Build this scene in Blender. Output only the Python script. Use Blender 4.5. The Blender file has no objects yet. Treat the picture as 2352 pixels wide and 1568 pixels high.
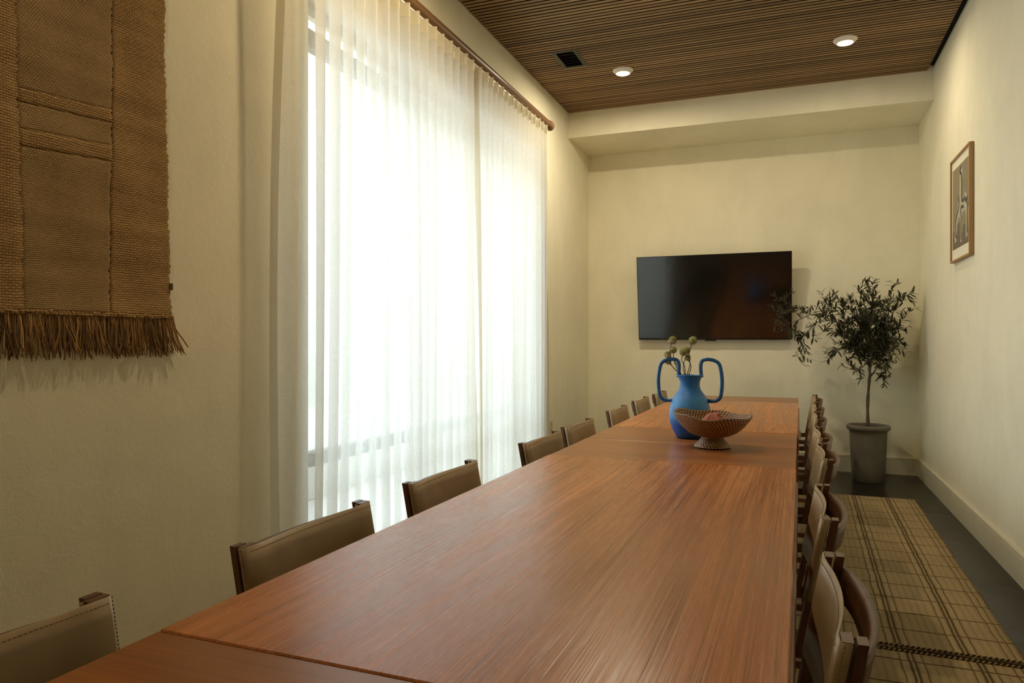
import bpy, math, random
from math import sin, cos, pi, radians
from mathutils import Vector, Matrix

random.seed(7)
sc = bpy.context.scene
col = sc.collection

# ---------------------------------------------------------------- camera, world, sun, exposure
cam_d = bpy.data.cameras.new('camera')
cam_d.sensor_width = 36.0
cam_d.lens = 25.38
cam_d.clip_start = 0.02
cam = bpy.data.objects.new('camera', cam_d)
col.objects.link(cam)
cam.location = (0, 0, 1.25)
cam.rotation_euler = (radians(90), 0, radians(21.18))
sc.camera = cam

SKY_STRENGTH = 6.4
SUN_STRENGTH = 4.2
LAMP_EMIT = 7.0
LAMP_SPOT = 25.0
world = bpy.data.worlds.new('world')
sc.world = world
world.use_nodes = True
bg = world.node_tree.nodes['Background']
bg.inputs[0].default_value = (0.78, 0.91, 1.0, 1)
bg.inputs[1].default_value = SKY_STRENGTH

sun_d = bpy.data.lights.new('sun', 'SUN')
sun_d.energy = SUN_STRENGTH
sun_d.angle = radians(2)
sun_d.color = (1.0, 0.98, 0.95)
sun = bpy.data.objects.new('sun', sun_d)
col.objects.link(sun)
# sun high behind the building: lights the yard and the wall across it, never enters the room
sun.rotation_euler = Vector((-0.62, -0.10, -0.75)).to_track_quat('-Z', 'Y').to_euler()

sc.view_settings.view_transform = 'Standard'
sc.view_settings.look = 'None'
sc.view_settings.exposure = 0.0
sc.view_settings.gamma = 1.0
sc.view_settings.use_curve_mapping = False
sc.cycles.max_bounces = 12
sc.cycles.diffuse_bounces = 6
sc.cycles.glossy_bounces = 4
sc.cycles.transmission_bounces = 6
sc.cycles.transparent_max_bounces = 16
sc.cycles.sample_clamp_indirect = 6.0
sc.cycles.caustics_reflective = False
sc.cycles.caustics_refractive = False

# ---------------------------------------------------------------- helpers
class MB:
    """collects vertices and faces for one mesh object"""
    def __init__(self):
        self.v = []; self.f = []; self.s = []
    def add(self, vs, fs, smooth=False):
        o = len(self.v)
        self.v += [tuple(p) for p in vs]
        for f in fs:
            self.f.append(tuple(i + o for i in f)); self.s.append(smooth)
    def box(self, a, b, M=None):
        x0, y0, z0 = a; x1, y1, z1 = b
        vs = [(x0,y0,z0),(x1,y0,z0),(x1,y1,z0),(x0,y1,z0),(x0,y0,z1),(x1,y0,z1),(x1,y1,z1),(x0,y1,z1)]
        if M is not None: vs = [M @ Vector(p) for p in vs]
        self.add(vs, [(0,3,2,1),(4,5,6,7),(0,1,5,4),(1,2,6,5),(2,3,7,6),(3,0,4,7)])
    def bbox(self, a, b, r=0.003, M=None):
        """box with chamfered edges"""
        x0, y0, z0 = a; x1, y1, z1 = b
        vs = []; idx = {}
        X = (x0, x1); Y = (y0, y1); Z = (z0, z1)
        for i in (0,1):
            for j in (0,1):
                for k in (0,1):
                    dx = r if i == 0 else -r; dy = r if j == 0 else -r; dz = r if k == 0 else -r
                    idx[i,j,k,0] = len(vs); vs.append((X[i], Y[j]+dy, Z[k]+dz))
                    idx[i,j,k,1] = len(vs); vs.append((X[i]+dx, Y[j], Z[k]+dz))
                    idx[i,j,k,2] = len(vs); vs.append((X[i]+dx, Y[j]+dy, Z[k]))
        if M is not None: vs = [M @ Vector(p) for p in vs]
        fs = []
        for i in (0,1):
            q = [idx[i,0,0,0], idx[i,1,0,0], idx[i,1,1,0], idx[i,0,1,0]]; fs.append(q if i else q[::-1])
            q = [idx[0,i,0,1], idx[1,i,0,1], idx[1,i,1,1], idx[0,i,1,1]]; fs.append(q[::-1] if i else q)
            q = [idx[0,0,i,2], idx[1,0,i,2], idx[1,1,i,2], idx[0,1,i,2]]; fs.append(q if i else q[::-1])
        for j in (0,1):
            for k in (0,1):
                fs.append((idx[0,j,k,1], idx[1,j,k,1], idx[1,j,k,2], idx[0,j,k,2]))
                fs.append((idx[j,0,k,0], idx[j,1,k,0], idx[j,1,k,2], idx[j,0,k,2]))
                fs.append((idx[j,k,0,0], idx[j,k,1,0], idx[j,k,1,1], idx[j,k,0,1]))
        for i in (0,1):
            for j in (0,1):
                for k in (0,1):
                    fs.append((idx[i,j,k,0], idx[i,j,k,1], idx[i,j,k,2]))
        self.add(vs, fs)
    def lathe(self, prof, n=32, c=(0,0,0), cap0=False, cap1=False, fn=None, smooth=True):
        vs = []
        for i, (r, z) in enumerate(prof):
            for k in range(n):
                a = 2*pi*k/n
                p = (c[0]+r*cos(a), c[1]+r*sin(a), c[2]+z)
                if fn: p = fn(p, a, i)
                vs.append(p)
        fs = []
        for i in range(len(prof)-1):
            for k in range(n):
                k2 = (k+1) % n
                fs.append((i*n+k, i*n+k2, (i+1)*n+k2, (i+1)*n+k))
        if cap0: fs.append(tuple(range(n))[::-1])
        if cap1: fs.append(tuple((len(prof)-1)*n+k for k in range(n)))
        self.add(vs, fs, smooth)
    def tube(self, pts, rad, n=8, caps=True, smooth=True, flat=None):
        pts = [Vector(p) for p in pts]
        m = len(pts)
        if not hasattr(rad, '__len__'): rad = [rad]*m
        t0 = (pts[1]-pts[0]).normalized()
        u = t0.orthogonal().normalized()
        vs = []
        for i, p in enumerate(pts):
            t = (pts[min(i+1, m-1)] - pts[max(i-1, 0)])
            if t.length < 1e-9: t = t0
            t.normalize()
            u = (u - t*u.dot(t))
            if u.length < 1e-6: u = t.orthogonal()
            u.normalize(); w = t.cross(u)
            for k in range(n):
                a = 2*pi*k/n
                vs.append(p + (u*cos(a) + w*sin(a))*rad[i])
        fs = []
        for i in range(m-1):
            for k in range(n):
                k2 = (k+1) % n
                fs.append((i*n+k, i*n+k2, (i+1)*n+k2, (i+1)*n+k))
        if caps:
            fs.append(tuple(range(n))[::-1]); fs.append(tuple((m-1)*n+k for k in range(n)))
        self.add(vs, fs, smooth)
    def grid(self, fn, nu, nv, smooth=True, flip=False):
        vs = [fn(i/nu, j/nv) for j in range(nv+1) for i in range(nu+1)]
        fs = []
        for j in range(nv):
            for i in range(nu):
                a = j*(nu+1)+i
                q = (a, a+1, a+nu+2, a+nu+1)
                fs.append(q[::-1] if flip else q)
        self.add(vs, fs, smooth)
    def sheet(self, fn, nu, nv, off, smooth=True):
        """closed thin sheet: fn(u,v) front surface, off(u,v) -> offset vector to the back"""
        F = [Vector(fn(i/nu, j/nv)) for j in range(nv+1) for i in range(nu+1)]
        B = [Vector(fn(i/nu, j/nv)) + Vector(off(i/nu, j/nv)) for j in range(nv+1) for i in range(nu+1)]
        N = len(F); vs = F + B; fs = []
        for j in range(nv):
            for i in range(nu):
                a = j*(nu+1)+i
                fs.append((a, a+1, a+nu+2, a+nu+1))
                fs.append((N+a+nu+1, N+a+nu+2, N+a+1, N+a))
        for i in range(nu):
            a, b = i, i+1; fs.append((b, a, N+a, N+b))
            a, b = nv*(nu+1)+i, nv*(nu+1)+i+1; fs.append((a, b, N+b, N+a))
        for j in range(nv):
            a, b = j*(nu+1), (j+1)*(nu+1); fs.append((a, b, N+b, N+a))
            a, b = j*(nu+1)+nu, (j+1)*(nu+1)+nu; fs.append((b, a, N+a, N+b))
        self.add(vs, fs, smooth)
    def prism(self, poly, fn, h0, h1):
        """extrude 2-D polygon: fn(p, h) -> 3-D"""
        n = len(poly)
        vs = [fn(p, h0) for p in poly] + [fn(p, h1) for p in poly]
        fs = [tuple(range(n))[::-1], tuple(range(n, 2*n))]
        for i in range(n):
            j = (i+1) % n
            fs.append((i, j, n+j, n+i))
        self.add(vs, fs)
    def mesh(self, name):
        me = bpy.data.meshes.new(name)
        me.from_pydata(self.v, [], self.f)
        me.polygons.foreach_set('use_smooth', self.s)
        me.update()
        return me
    def build(self, name, m, parent=None):
        me = self.mesh(name)
        if m is not None: me.materials.append(m)
        return link(name, me, parent)

def link(name, me, parent=None):
    o = bpy.data.objects.new(name, me)
    col.objects.link(o)
    if parent is not None: o.parent = parent
    return o

def tag(o, label=None, cat=None, group=None, kind=None):
    if label: o['label'] = label
    if cat: o['category'] = cat
    if group: o['group'] = group
    if kind: o['kind'] = kind
    return o

def empty(name, loc=(0,0,0), rz=0.0):
    o = bpy.data.objects.new(name, None)
    o.empty_display_size = 0.1
    col.objects.link(o)
    o.location = loc; o.rotation_euler = (0, 0, rz)
    return o

def copy_tree(o, parent=None):
    c = o.copy(); col.objects.link(c)
    if parent is not None: c.parent = parent
    for ch in list(o.children): copy_tree(ch, c)
    return c

def smoothpath(pts, k=6):
    """Catmull-Rom through the points"""
    P = [Vector(p) for p in pts]
    P = [P[0]*2-P[1]] + P + [P[-1]*2-P[-2]]
    out = []
    for i in range(1, len(P)-2):
        a, b, c, d = P[i-1], P[i], P[i+1], P[i+2]
        for j in range(k):
            t = j/k
            out.append(0.5*((2*b) + (c-a)*t + (2*a-5*b+4*c-d)*t*t + (3*b-a-3*c+d)*t**3))
    out.append(P[-2])
    return out

# ---------------------------------------------------------------- materials
class NT:
    def __init__(self, name):
        self.m = bpy.data.materials.new(name); self.m.use_nodes = True
        self.t = self.m.node_tree
        self.b = self.t.nodes['Principled BSDF']; self.out = self.t.nodes['Material Output']
    def n(self, typ, props=None, **inp):
        nd = self.t.nodes.new(typ)
        for k, v in (props or {}).items(): setattr(nd, k, v)
        for k, v in inp.items():
            key = k.replace('_', ' ')
            s = nd.inputs[int(k[1:])] if k[0] == 'i' and k[1:].isdigit() else nd.inputs[key]
            self.set(s, v)
        return nd
    def set(self, s, v):
        if hasattr(v, 'is_output') or isinstance(v, bpy.types.NodeSocket): self.t.links.new(v, s)
        else: s.default_value = v
    def bs(self, **inp):
        for k, v in inp.items(): self.set(self.b.inputs[k.replace('_', ' ')], v)
    def math(self, op, a, b=0.0, c=0.0):
        return self.n('ShaderNodeMath', {'operation': op}, i0=a, i1=b, i2=c).outputs[0]
    def mix(self, f, a, b):
        nd = self.n('ShaderNodeMix', {'data_type': 'RGBA'})
        self.set(nd.inputs[0], f); self.set(nd.inputs[6], a); self.set(nd.inputs[7], b)
        return nd.outputs[2]
    def coord(self, kind='Object', scale=(1,1,1), rot=(0,0,0), loc=(0,0,0)):
        tc = self.n('ShaderNodeTexCoord')
        return self.n('ShaderNodeMapping', Vector=tc.outputs[kind], Scale=scale, Rotation=rot, Location=loc).outputs[0]
    def noise(self, vec, scale=5.0, detail=4.0, rough=0.55, dist=0.0):
        return self.n('ShaderNodeTexNoise', Vector=vec, Scale=scale, Detail=detail, Roughness=rough, Distortion=dist).outputs[0]
    def ramp(self, f, stops):
        nd = self.n('ShaderNodeValToRGB'); self.set(nd.inputs[0], f)
        el = nd.color_ramp.elements
        while len(el) < len(stops): el.new(0.5)
        for e, (p, c) in zip(el, stops): e.position = p; e.color = (*c, 1)
        return nd.outputs[0]
    def bump(self, h, strength=0.3, dist=0.01):
        b = self.n('ShaderNodeBump', Strength=strength, Distance=dist, Height=h)
        self.t.links.new(b.outputs[0], self.b.inputs['Normal'])

def flat(name, c, rough=0.5, metal=0.0, spec=0.5, var=0.0, scale=20, bump=0.0):
    t = NT(name)
    t.bs(Roughness=rough, Metallic=metal)
    t.b.inputs['Specular IOR Level'].default_value = spec
    if var or bump:
        nz = t.noise(t.coord(), scale, 5)
        lo = tuple(x*(1-var) for x in c); hi = tuple(min(1, x*(1+var)) for x in c)
        t.bs(Base_Color=t.ramp(nz, [(0.3, lo), (0.7, hi)]))
        if bump: t.bump(nz, bump, 0.004)
    else:
        t.bs(Base_Color=(*c, 1))
    return t.m

def plaster(name, c):
    t = NT(name)
    v = t.coord('Object')
    n1 = t.noise(v, 0.9, 5, 0.6, 0.6)
    v2 = t.coord('Object', (2.4, 2.4, 0.9))
    n2 = t.noise(v2, 2.6, 6, 0.65, 0.4)
    n3 = t.noise(v, 38, 5, 0.6)
    n4 = t.noise(v, 6, 7, 0.72, 0.25)
    a = tuple(x*0.86 for x in c); b = tuple(min(1, x*1.08) for x in c)
    c1 = t.ramp(n1, [(0.32, a), (0.68, b)])
    c2 = t.ramp(n2, [(0.3, tuple(x*0.93 for x in c)), (0.7, tuple(min(1, x*1.04) for x in c))])
    t.bs(Base_Color=t.mix(0.5, c1, c2), Roughness=0.88)
    t.b.inputs['Specular IOR Level'].default_value = 0.15
    h = t.math('ADD', t.math('MULTIPLY', n3, 0.35), n4)
    t.bump(h, 0.42, 0.010)
    return t.m

def wood(name, dark, light, axis='Y', fine=210, broad=9, bump=0.25, rough=0.4, spec=0.5, contrast=0.5, rnd=False, rough_var=0.0, coat=0.0):
    t = NT(name)
    ax = 'XYZ'.index(axis)
    s1 = [broad]*3; s1[ax] = broad*0.06
    s2 = [fine]*3; s2[ax] = fine*0.005
    off = (0, 0, 0)
    v1 = t.coord('Object', tuple(s1)); v2 = t.coord('Object', tuple(s2))
    if rnd:
        oi = t.n('ShaderNodeObjectInfo')
        r = oi.outputs['Random']
        cmb = t.n('ShaderNodeCombineXYZ', X=t.math('MULTIPLY', r, 91.0), Y=t.math('MULTIPLY', r, 57.0), Z=t.math('MULTIPLY', r, 33.0))
        v1 = t.n('ShaderNodeVectorMath', {'operation': 'ADD'}, i0=v1, i1=cmb.outputs[0]).outputs[0]
        v2 = t.n('ShaderNodeVectorMath', {'operation': 'ADD'}, i0=v2, i1=cmb.outputs[0]).outputs[0]
    n1 = t.noise(v1, 1.0, 5, 0.6, 0.12)
    n2 = t.noise(v2, 1.0, 3, 0.6, 0.3)
    f = t.math('ADD', t.math('MULTIPLY', n1, 1-contrast), t.math('MULTIPLY', n2, contrast))
    if rnd:
        f = t.math('ADD', f, t.math('MULTIPLY', t.math('SUBTRACT', r, 0.5), 0.22))
    t.bs(Base_Color=t.ramp(f, [(0.33, dark), (0.66, light)]))
    if rough_var:
        t.bs(Roughness=t.math('MAXIMUM', 0.10, t.math('ADD', rough - rough_var/2, t.math('MULTIPLY', f, rough_var))))
    else:
        t.bs(Roughness=rough)
    t.b.inputs['Specular IOR Level'].default_value = spec
    t.b.inputs['Coat Weight'].default_value = coat
    t.b.inputs['Coat Roughness'].default_value = 0.14
    t.bump(n2, bump, 0.0012)
    return t.m

def emit(name, c, s):
    t = NT(name)
    e = t.n('ShaderNodeEmission', Color=(*c, 1), Strength=s)
    t.t.links.new(e.outputs[0], t.out.inputs[0])
    return t.m

WALL_C = (0.85, 0.81, 0.64)
M_wall = plaster('limewash_plaster', WALL_C)
M_base = flat('painted_trim', (0.64, 0.60, 0.46), 0.5, var=0.04, scale=6)
M_floor = NT('polished_concrete')
_v = M_floor.coord('Object')
_n = M_floor.noise(_v, 1.6, 7, 0.62, 0.5)
M_floor.bs(Base_Color=M_floor.ramp(_n, [(0.3, (0.013, 0.012, 0.009)), (0.7, (0.022, 0.020, 0.015))]),
           Roughness=M_floor.math('ADD', 0.16, M_floor.math('MULTIPLY', _n, 0.25)))
M_floor.b.inputs['Specular IOR Level'].default_value = 0.28
M_floor.bump(M_floor.noise(_v, 30, 5), 0.06, 0.004)
M_floor = M_floor.m
M_black = flat('black_painted_board', (0.006, 0.006, 0.006), 0.8, spec=0.2)
M_slat = wood('ceiling_slat_wood', (0.13, 0.074, 0.032), (0.33, 0.200, 0.090), 'X', 110, 5, 0.2, 0.5, 0.35, 0.35, rnd=True)
M_slat_side = flat('slat_dark_core', (0.022, 0.014, 0.008), 0.8, spec=0.2)  # slat sides and backs coloured darker than the undersides
M_top = wood('table_wood_lengthwise', (0.23, 0.070, 0.017), (0.57, 0.200, 0.048), 'Y', 230, 13, 0.42, 0.26, 0.42, 0.62, rough_var=0.45)
M_leaf = wood('table_wood_crosswise', (0.185, 0.062, 0.017), (0.37, 0.138, 0.038), 'X', 150, 12, 0.10, 0.30, 0.38, 0.4)
M_chairwood = wood('chair_wood', (0.068, 0.027, 0.011), (0.155, 0.066, 0.028), 'Z', 90, 10, 0.15, 0.38, 0.5, 0.4)
M_leather = flat('vegetable_tanned_leather', (0.345, 0.250, 0.142), 0.40, var=0.10, scale=9, spec=0.5, bump=0.05)
M_leather_edge = flat('leather_edge', (0.23, 0.14, 0.07), 0.6)
M_thread = flat('waxed_thread', (0.19, 0.13, 0.07), 0.7)
M_rod = wood('curtain_rod_wood', (0.10, 0.050, 0.019), (0.20, 0.100, 0.040), 'Y', 80, 8, 0.12, 0.4, 0.5, 0.35)
M_white = flat('white_plastic', (0.75, 0.73, 0.68), 0.4)
M_metal = flat('window_frame_metal', (0.10, 0.105, 0.095), 0.45, 0.2)
M_tvbody = flat('black_plastic', (0.008, 0.008, 0.009), 0.35)
M_screen = flat('tv_screen_glass', (0.003, 0.003, 0.0035), 0.13, spec=0.8)
M_screen.node_tree.nodes['Principled BSDF'].inputs['Coat Weight'].default_value = 0.3
M_screen.node_tree.nodes['Principled BSDF'].inputs['Coat Roughness'].default_value = 0.06
M_pot = flat('weathered_clay', (0.17, 0.157, 0.127), 0.85, var=0.16, scale=5, spec=0.2, bump=0.1)
M_soil = flat('soil', (0.035, 0.026, 0.018), 0.95, var=0.4, scale=60, bump=0.6)
M_bark = flat('olive_bark', (0.115, 0.092, 0.062), 0.9, var=0.25, scale=45, bump=0.5, spec=0.2)
M_olive = flat('black_olive', (0.012, 0.012, 0.010), 0.35)
M_stem = flat('dried_stem', (0.050, 0.050, 0.028), 0.7)
M_pink = flat('dusty_pink_weave', (0.36, 0.125, 0.085), 0.8, var=0.12, scale=120, bump=0.3)
M_mat = flat('picture_mount_paper', (0.78, 0.74, 0.60), 0.8)
M_frame = wood('picture_frame_wood', (0.32, 0.18, 0.075), (0.50, 0.30, 0.13), 'Z', 90, 10, 0.1, 0.5, 0.4, 0.4)
M_taupe = flat('print_taupe', (0.27, 0.225, 0.14), 0.7, var=0.08, scale=14)
M_umber = flat('print_umber', (0.155, 0.125, 0.082), 0.7)
M_pale = flat('print_pale', (0.46, 0.43, 0.32), 0.7)
M_ink = flat('print_ink', (0.060, 0.052, 0.045), 0.7)
M_pave = flat('yard_paving', (0.52, 0.50, 0.47), 0.85, var=0.06, scale=3)
M_yardwall = flat('yard_render', (0.42, 0.43, 0.40), 0.85, var=0.04, scale=2)
M_ledge = flat('yard_concrete', (0.60, 0.59, 0.55), 0.8, var=0.06, scale=4)

# window glass: clear with a fresnel sheen
_t = NT('window_glass')
_f = _t.n('ShaderNodeFresnel', IOR=1.45)
_tr = _t.n('ShaderNodeBsdfTransparent', Color=(0.97, 0.98, 0.97, 1))
_gl = _t.n('ShaderNodeBsdfGlossy', Roughness=0.02)
_bf = _t.n('ShaderNodeNewGeometry')
_mx = _t.n('ShaderNodeMixShader', Fac=_t.math('MULTIPLY', _f.outputs[0], _t.math('SUBTRACT', 1.0, _bf.outputs['Backfacing']))); _t.t.links.new(_tr.outputs[0], _mx.inputs[1]); _t.t.links.new(_gl.outputs[0], _mx.inputs[2])
_t.t.links.new(_mx.outputs[0], _t.out.inputs[0])
M_glass = _t.m

# sheer linen: open weave lets part of the light straight through, the yarn glows
def sheer(name, c, open_):
    t = NT(name)
    v = t.coord('Object')
    w1 = t.noise(t.coord('Object', (40, 40, 700)), 1.0, 2, 0.5)
    w2 = t.noise(t.coord('Object', (700, 700, 25)), 1.0, 2, 0.5)
    w = t.math('MULTIPLY', t.math('ADD', w1, w2), 0.5)
    fac = t.math('ADD', max(0.0, open_ - 0.21), t.math('MULTIPLY', w, min(0.42, 2*open_)))
    tl = t.n('ShaderNodeBsdfTranslucent', Color=(*c, 1))
    df = t.n('ShaderNodeBsdfDiffuse', Color=(*c, 1))
    m1 = t.n('ShaderNodeMixShader', Fac=0.24); t.t.links.new(tl.outputs[0], m1.inputs[1]); t.t.links.new(df.outputs[0], m1.inputs[2])
    tp = t.n('ShaderNodeBsdfTransparent', Color=(1, 1, 1, 1))
    m2 = t.n('ShaderNodeMixShader', Fac=fac); t.t.links.new(m1.outputs[0], m2.inputs[1]); t.t.links.new(tp.outputs[0], m2.inputs[2])
    t.t.links.new(m2.outputs[0], t.out.inputs[0])
    return t.m
M_sheer = sheer('sheer_linen', (0.87, 0.865, 0.835), 0.33)
M_hem = sheer('sheer_linen_hem', (0.70, 0.63, 0.48), 0.06)
M_head_tape = sheer('sheer_linen_header', (0.90, 0.86, 0.74), 0.14)

# ---------------------------------------------------------------- room shell
XL, XR, YB, YF = -2.065, 1.105, 7.643, -2.6
ZC = 3.505            # underside of the slats
SY, SZ = 6.87, 3.262  # bulkhead across the back of the room
WY0, WY1, WZ0, WZ1 = 2.745, 5.76, 0.10, 2.88   # window opening

def struct(name, mb, m, parent=None):
    o = mb.build(name, m, parent)
    if parent is None: o['kind'] = 'structure'
    return o

b = MB(); b.box((XL-0.22, YF-0.2, -0.15), (XR+0.2, YB+0.2, 0)); struct('floor', b, M_floor)
b = MB()
T = 0.22
b.box((XL-T, YF-0.2, 0), (XL, WY0, 3.8)); b.box((XL-T, WY1, 0), (XL, YB+0.2, 3.8))
b.box((XL-T, WY0, 0), (XL, WY1, WZ0)); b.box((XL-T, WY0, WZ1), (XL, WY1, 3.8))
struct('wall_left', b, M_wall)
b = MB(); b.box((XR, YF-0.2, 0), (XR+0.2, YB+0.2, 3.8)); struct('wall_right', b, M_wall)
b = MB(); b.box((XL, YB, 0), (XR, YB+0.2, 3.8)); struct('wall_back', b, M_wall)
b = MB(); b.box((XL, YF-0.2, 0), (XR, YF, 3.8)); struct('wall_front', b, M_wall)
b = MB(); b.box((XL, SY, SZ), (XR, YB, 3.6)); struct('wall_bulkhead', b, M_wall)

# ceiling: black board, slats hung under it, open gap along the right wall
b = MB(); b.box((XL, YF, 3.548), (XR, SY, 3.75))
ceiling = struct('ceiling', b, M_black)
VENT = (-1.755, -1.555, 5.365, 5.725)
pitch, sw = 0.0440, 0.0300
sx0, sx1 = XL + 0.012, XR - 0.052
mesh_cache = {}
def slat_mesh(x0, x1):
    k = (round(x0, 3), round(x1, 3))
    if k not in mesh_cache:
        mb = MB(); mb.bbox((x0, -sw/2, 0), (x1, sw/2, 0.034), 0.0015)
        me = mb.mesh('slat'); me.materials.append(M_slat); me.materials.append(M_slat_side)
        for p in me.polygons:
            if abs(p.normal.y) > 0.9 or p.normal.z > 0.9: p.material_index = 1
        mesh_cache[k] = me
    return mesh_cache[k]
y = SY - 0.022
n_slat = 0
while y > YF + 0.02 and n_slat < 290:
    segs = [(sx0, sx1)]
    if VENT[2]-0.01 < y < VENT[3]+0.01: segs = [(sx0, VENT[0]), (VENT[1], sx1)]
    for s0, s1 in segs:
        o = link('slat', slat_mesh(s0, s1), ceiling)
        o.location = (0, y, ZC + random.uniform(-0.0006, 0.0006)); n_slat += 1
    y -= pitch
b = MB(); b.box((XL, YF, ZC+0.012), (XL+0.009, SY, 3.548)); struct('trim_1', b, flat('gap_trim', (0.30, 0.29, 0.22), 0.6))

# baseboards with a bead groove near the top
def baseboard(name, p0, p1, nrm):
    p0 = Vector(p0); p1 = Vector(p1); nrm = Vector(nrm)
    prof = [(0, 0), (0.016, 0), (0.016, 0.138), (0.0115, 0.1395), (0.0115, 0.1425), (0.016, 0.144), (0.016, 0.160), (0.012, 0.166), (0, 0.166)]
    b = MB()
    n = len(prof)
    vs = [p + nrm*d + Vector((0, 0, h)) for p in (p0, p1) for d, h in prof]
    fs = [(i, (i+1) % n, n+(i+1) % n, n+i) for i in range(n)] + [tuple(range(n)), tuple(range(n, 2*n))[::-1]]
    b.add(vs, fs)
    return struct(name, b, M_base)
baseboard('baseboard_back', (XL, YB, 0), (XR, YB, 0), (0, -1, 0))
baseboard('baseboard_right', (XR, YF, 0), (XR, YB-0.016, 0), (-1, 0, 0))
baseboard('baseboard_left', (XL, YF, 0), (XL, YB-0.016, 0), (1, 0, 0))

# ---------------------------------------------------------------- window and the yard outside
win = empty('window_1', (XL-0.12, 0, 0)); win['kind'] = 'structure'
def fr(name, a, c):
    b = MB(); b.bbox(a, c, 0.004); return b.build(name, M_metal, win)
fr('frame_stile', (-0.03, WY0, WZ0), (0.03, WY0+0.035, WZ1)); fr('frame_stile', (-0.03, WY1-0.035, WZ0), (0.03, WY1, WZ1))
fr('frame_head', (-0.03, WY0+0.035, WZ1-0.03), (0.03, WY1-0.035, WZ1)); fr('frame_sill', (-0.03, WY0+0.035, WZ0), (0.03, WY1-0.035, WZ0+0.04))
fr('transom_bar', (-0.03, WY0+0.035, 2.668), (0.03, WY1-0.035, 2.752))
fr('lower_rail', (-0.03, WY0+0.035, 0.645), (0.03, WY1-0.035, 0.712))
for i, (z0, z1) in enumerate(((WZ0+0.04, 0.645), (0.712, 2.668), (2.752, WZ1-0.03))):
    b = MB(); b.box((-0.004, WY0+0.035, z0), (0.004, WY1-0.035, z1)); b.build('pane', M_glass, win)

b = MB(); b.box((-24, -14, -0.3), (XL-T, 26, -0.06)); struct('ground_yard', b, M_pave)
b = MB(); b.box((-9.3, -10, -0.06), (-9.0, 9.0, 2.9)); struct('wall_yard', b, M_yardwall)
b = MB(); b.box((-9.6, 9.0, -0.06), (-9.0, 44, 11.0)); b.box((-9.6, 9.0, 11.0), (-8.8, 44, 11.3)); struct('wall_neighbour', b, M_yardwall)  # unseen tall block, added to keep bright sky from showing through the curtain
b = MB(); b.bbox((-4.3, 2.2, -0.06), (-3.7, 14.5, 0.36), 0.01); struct('trim_2', b, M_ledge)

# ---------------------------------------------------------------- ceiling downlights and vent
M_lens = emit('lamp_lens', (1.0, 0.80, 0.55), LAMP_EMIT)
M_lamp_trim = flat('lamp_trim', (0.80, 0.75, 0.66), 0.5)
def downlight(x, y, label, power=1.0, tint=(1.0, 0.85, 0.585)):
    t = empty('downlight', (x, y, ZC))
    tag(t, label, 'ceiling light', 'round white ceiling lights')
    b = MB(); b.lathe([(0.084, 0.0), (0.084, -0.004), (0.080, -0.008), (0.060, -0.026), (0.056, -0.027)], 40, smooth=True)
    b.lathe([(0.084, 0.0), (0.03, 0.0)], 40)
    b.build('trim_ring', M_lamp_trim, t)
    b = MB(); b.lathe([(0.0565, -0.0265), (0.050, -0.0300), (0.030, -0.0325), (0.002, -0.0335)], 32, cap1=True)
    b.build('lens', M_lens, t)
    ld = bpy.data.lights.new('downlight_glow', 'AREA')
    ld.energy = LAMP_SPOT*power; ld.color = tint; ld.specular_factor = 0.0; ld.shape = 'DISK'; ld.size = 0.10
    lo = bpy.data.objects.new('downlight_glow', ld); col.objects.link(lo); lo.parent = t; lo.location = (0, 0, -0.036)
    return t
downlight(-1.310, 5.937, 'round white ceiling light beside the black air vent, nearer the window')
downlight(0.373, 5.930, 'round white ceiling light nearer the right-hand wall, far from the vent', 0.45)
for k, (x, y) in enumerate([(-1.31, 3.2), (-1.31, 0.5)]):  # extra unseen lamps, added to brighten the near room and left wall
    downlight(x, y, ['round white ceiling light out of view over the middle of the table',
                     'round white ceiling light out of view over the near table end'][k], (0.9, 0.42)[k], (1.0, 0.77, 0.45))

vent = empty('air_vent', ((VENT[0]+VENT[1])/2, (VENT[2]+VENT[3])/2, ZC))
tag(vent, 'black square air vent set into the slatted ceiling', 'vent')
hx, hy = (VENT[1]-VENT[0])/2, (VENT[3]-VENT[2])/2
M_vent = flat('vent_metal', (0.030, 0.029, 0.022), 0.45, 0.3)
b = MB()
fw = 0.030
for a, c in (((-hx, -hy, -0.004), (hx, -hy+fw, 0.008)), ((-hx, hy-fw, -0.004), (hx, hy, 0.008)),
             ((-hx, -hy+fw, -0.004), (-hx+fw, hy-fw, 0.008)), ((hx-fw, -hy+fw, -0.004), (hx, hy-fw, 0.008))):
    b.bbox(a, c, 0.0015)
b.build('frame', M_vent, vent)
for k in range(5):
    yy = -hy + 0.062 + k*(2*hy-0.124)/4
    b = MB(); M = Matrix.Translation((0, yy, 0.018)) @ Matrix.Rotation(radians(40), 4, 'X')
    b.box((-hx+fw, -0.016, -0.001), (hx-fw, 0.016, 0.001), M)
    b.build('louvre', M_vent, vent)

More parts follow.
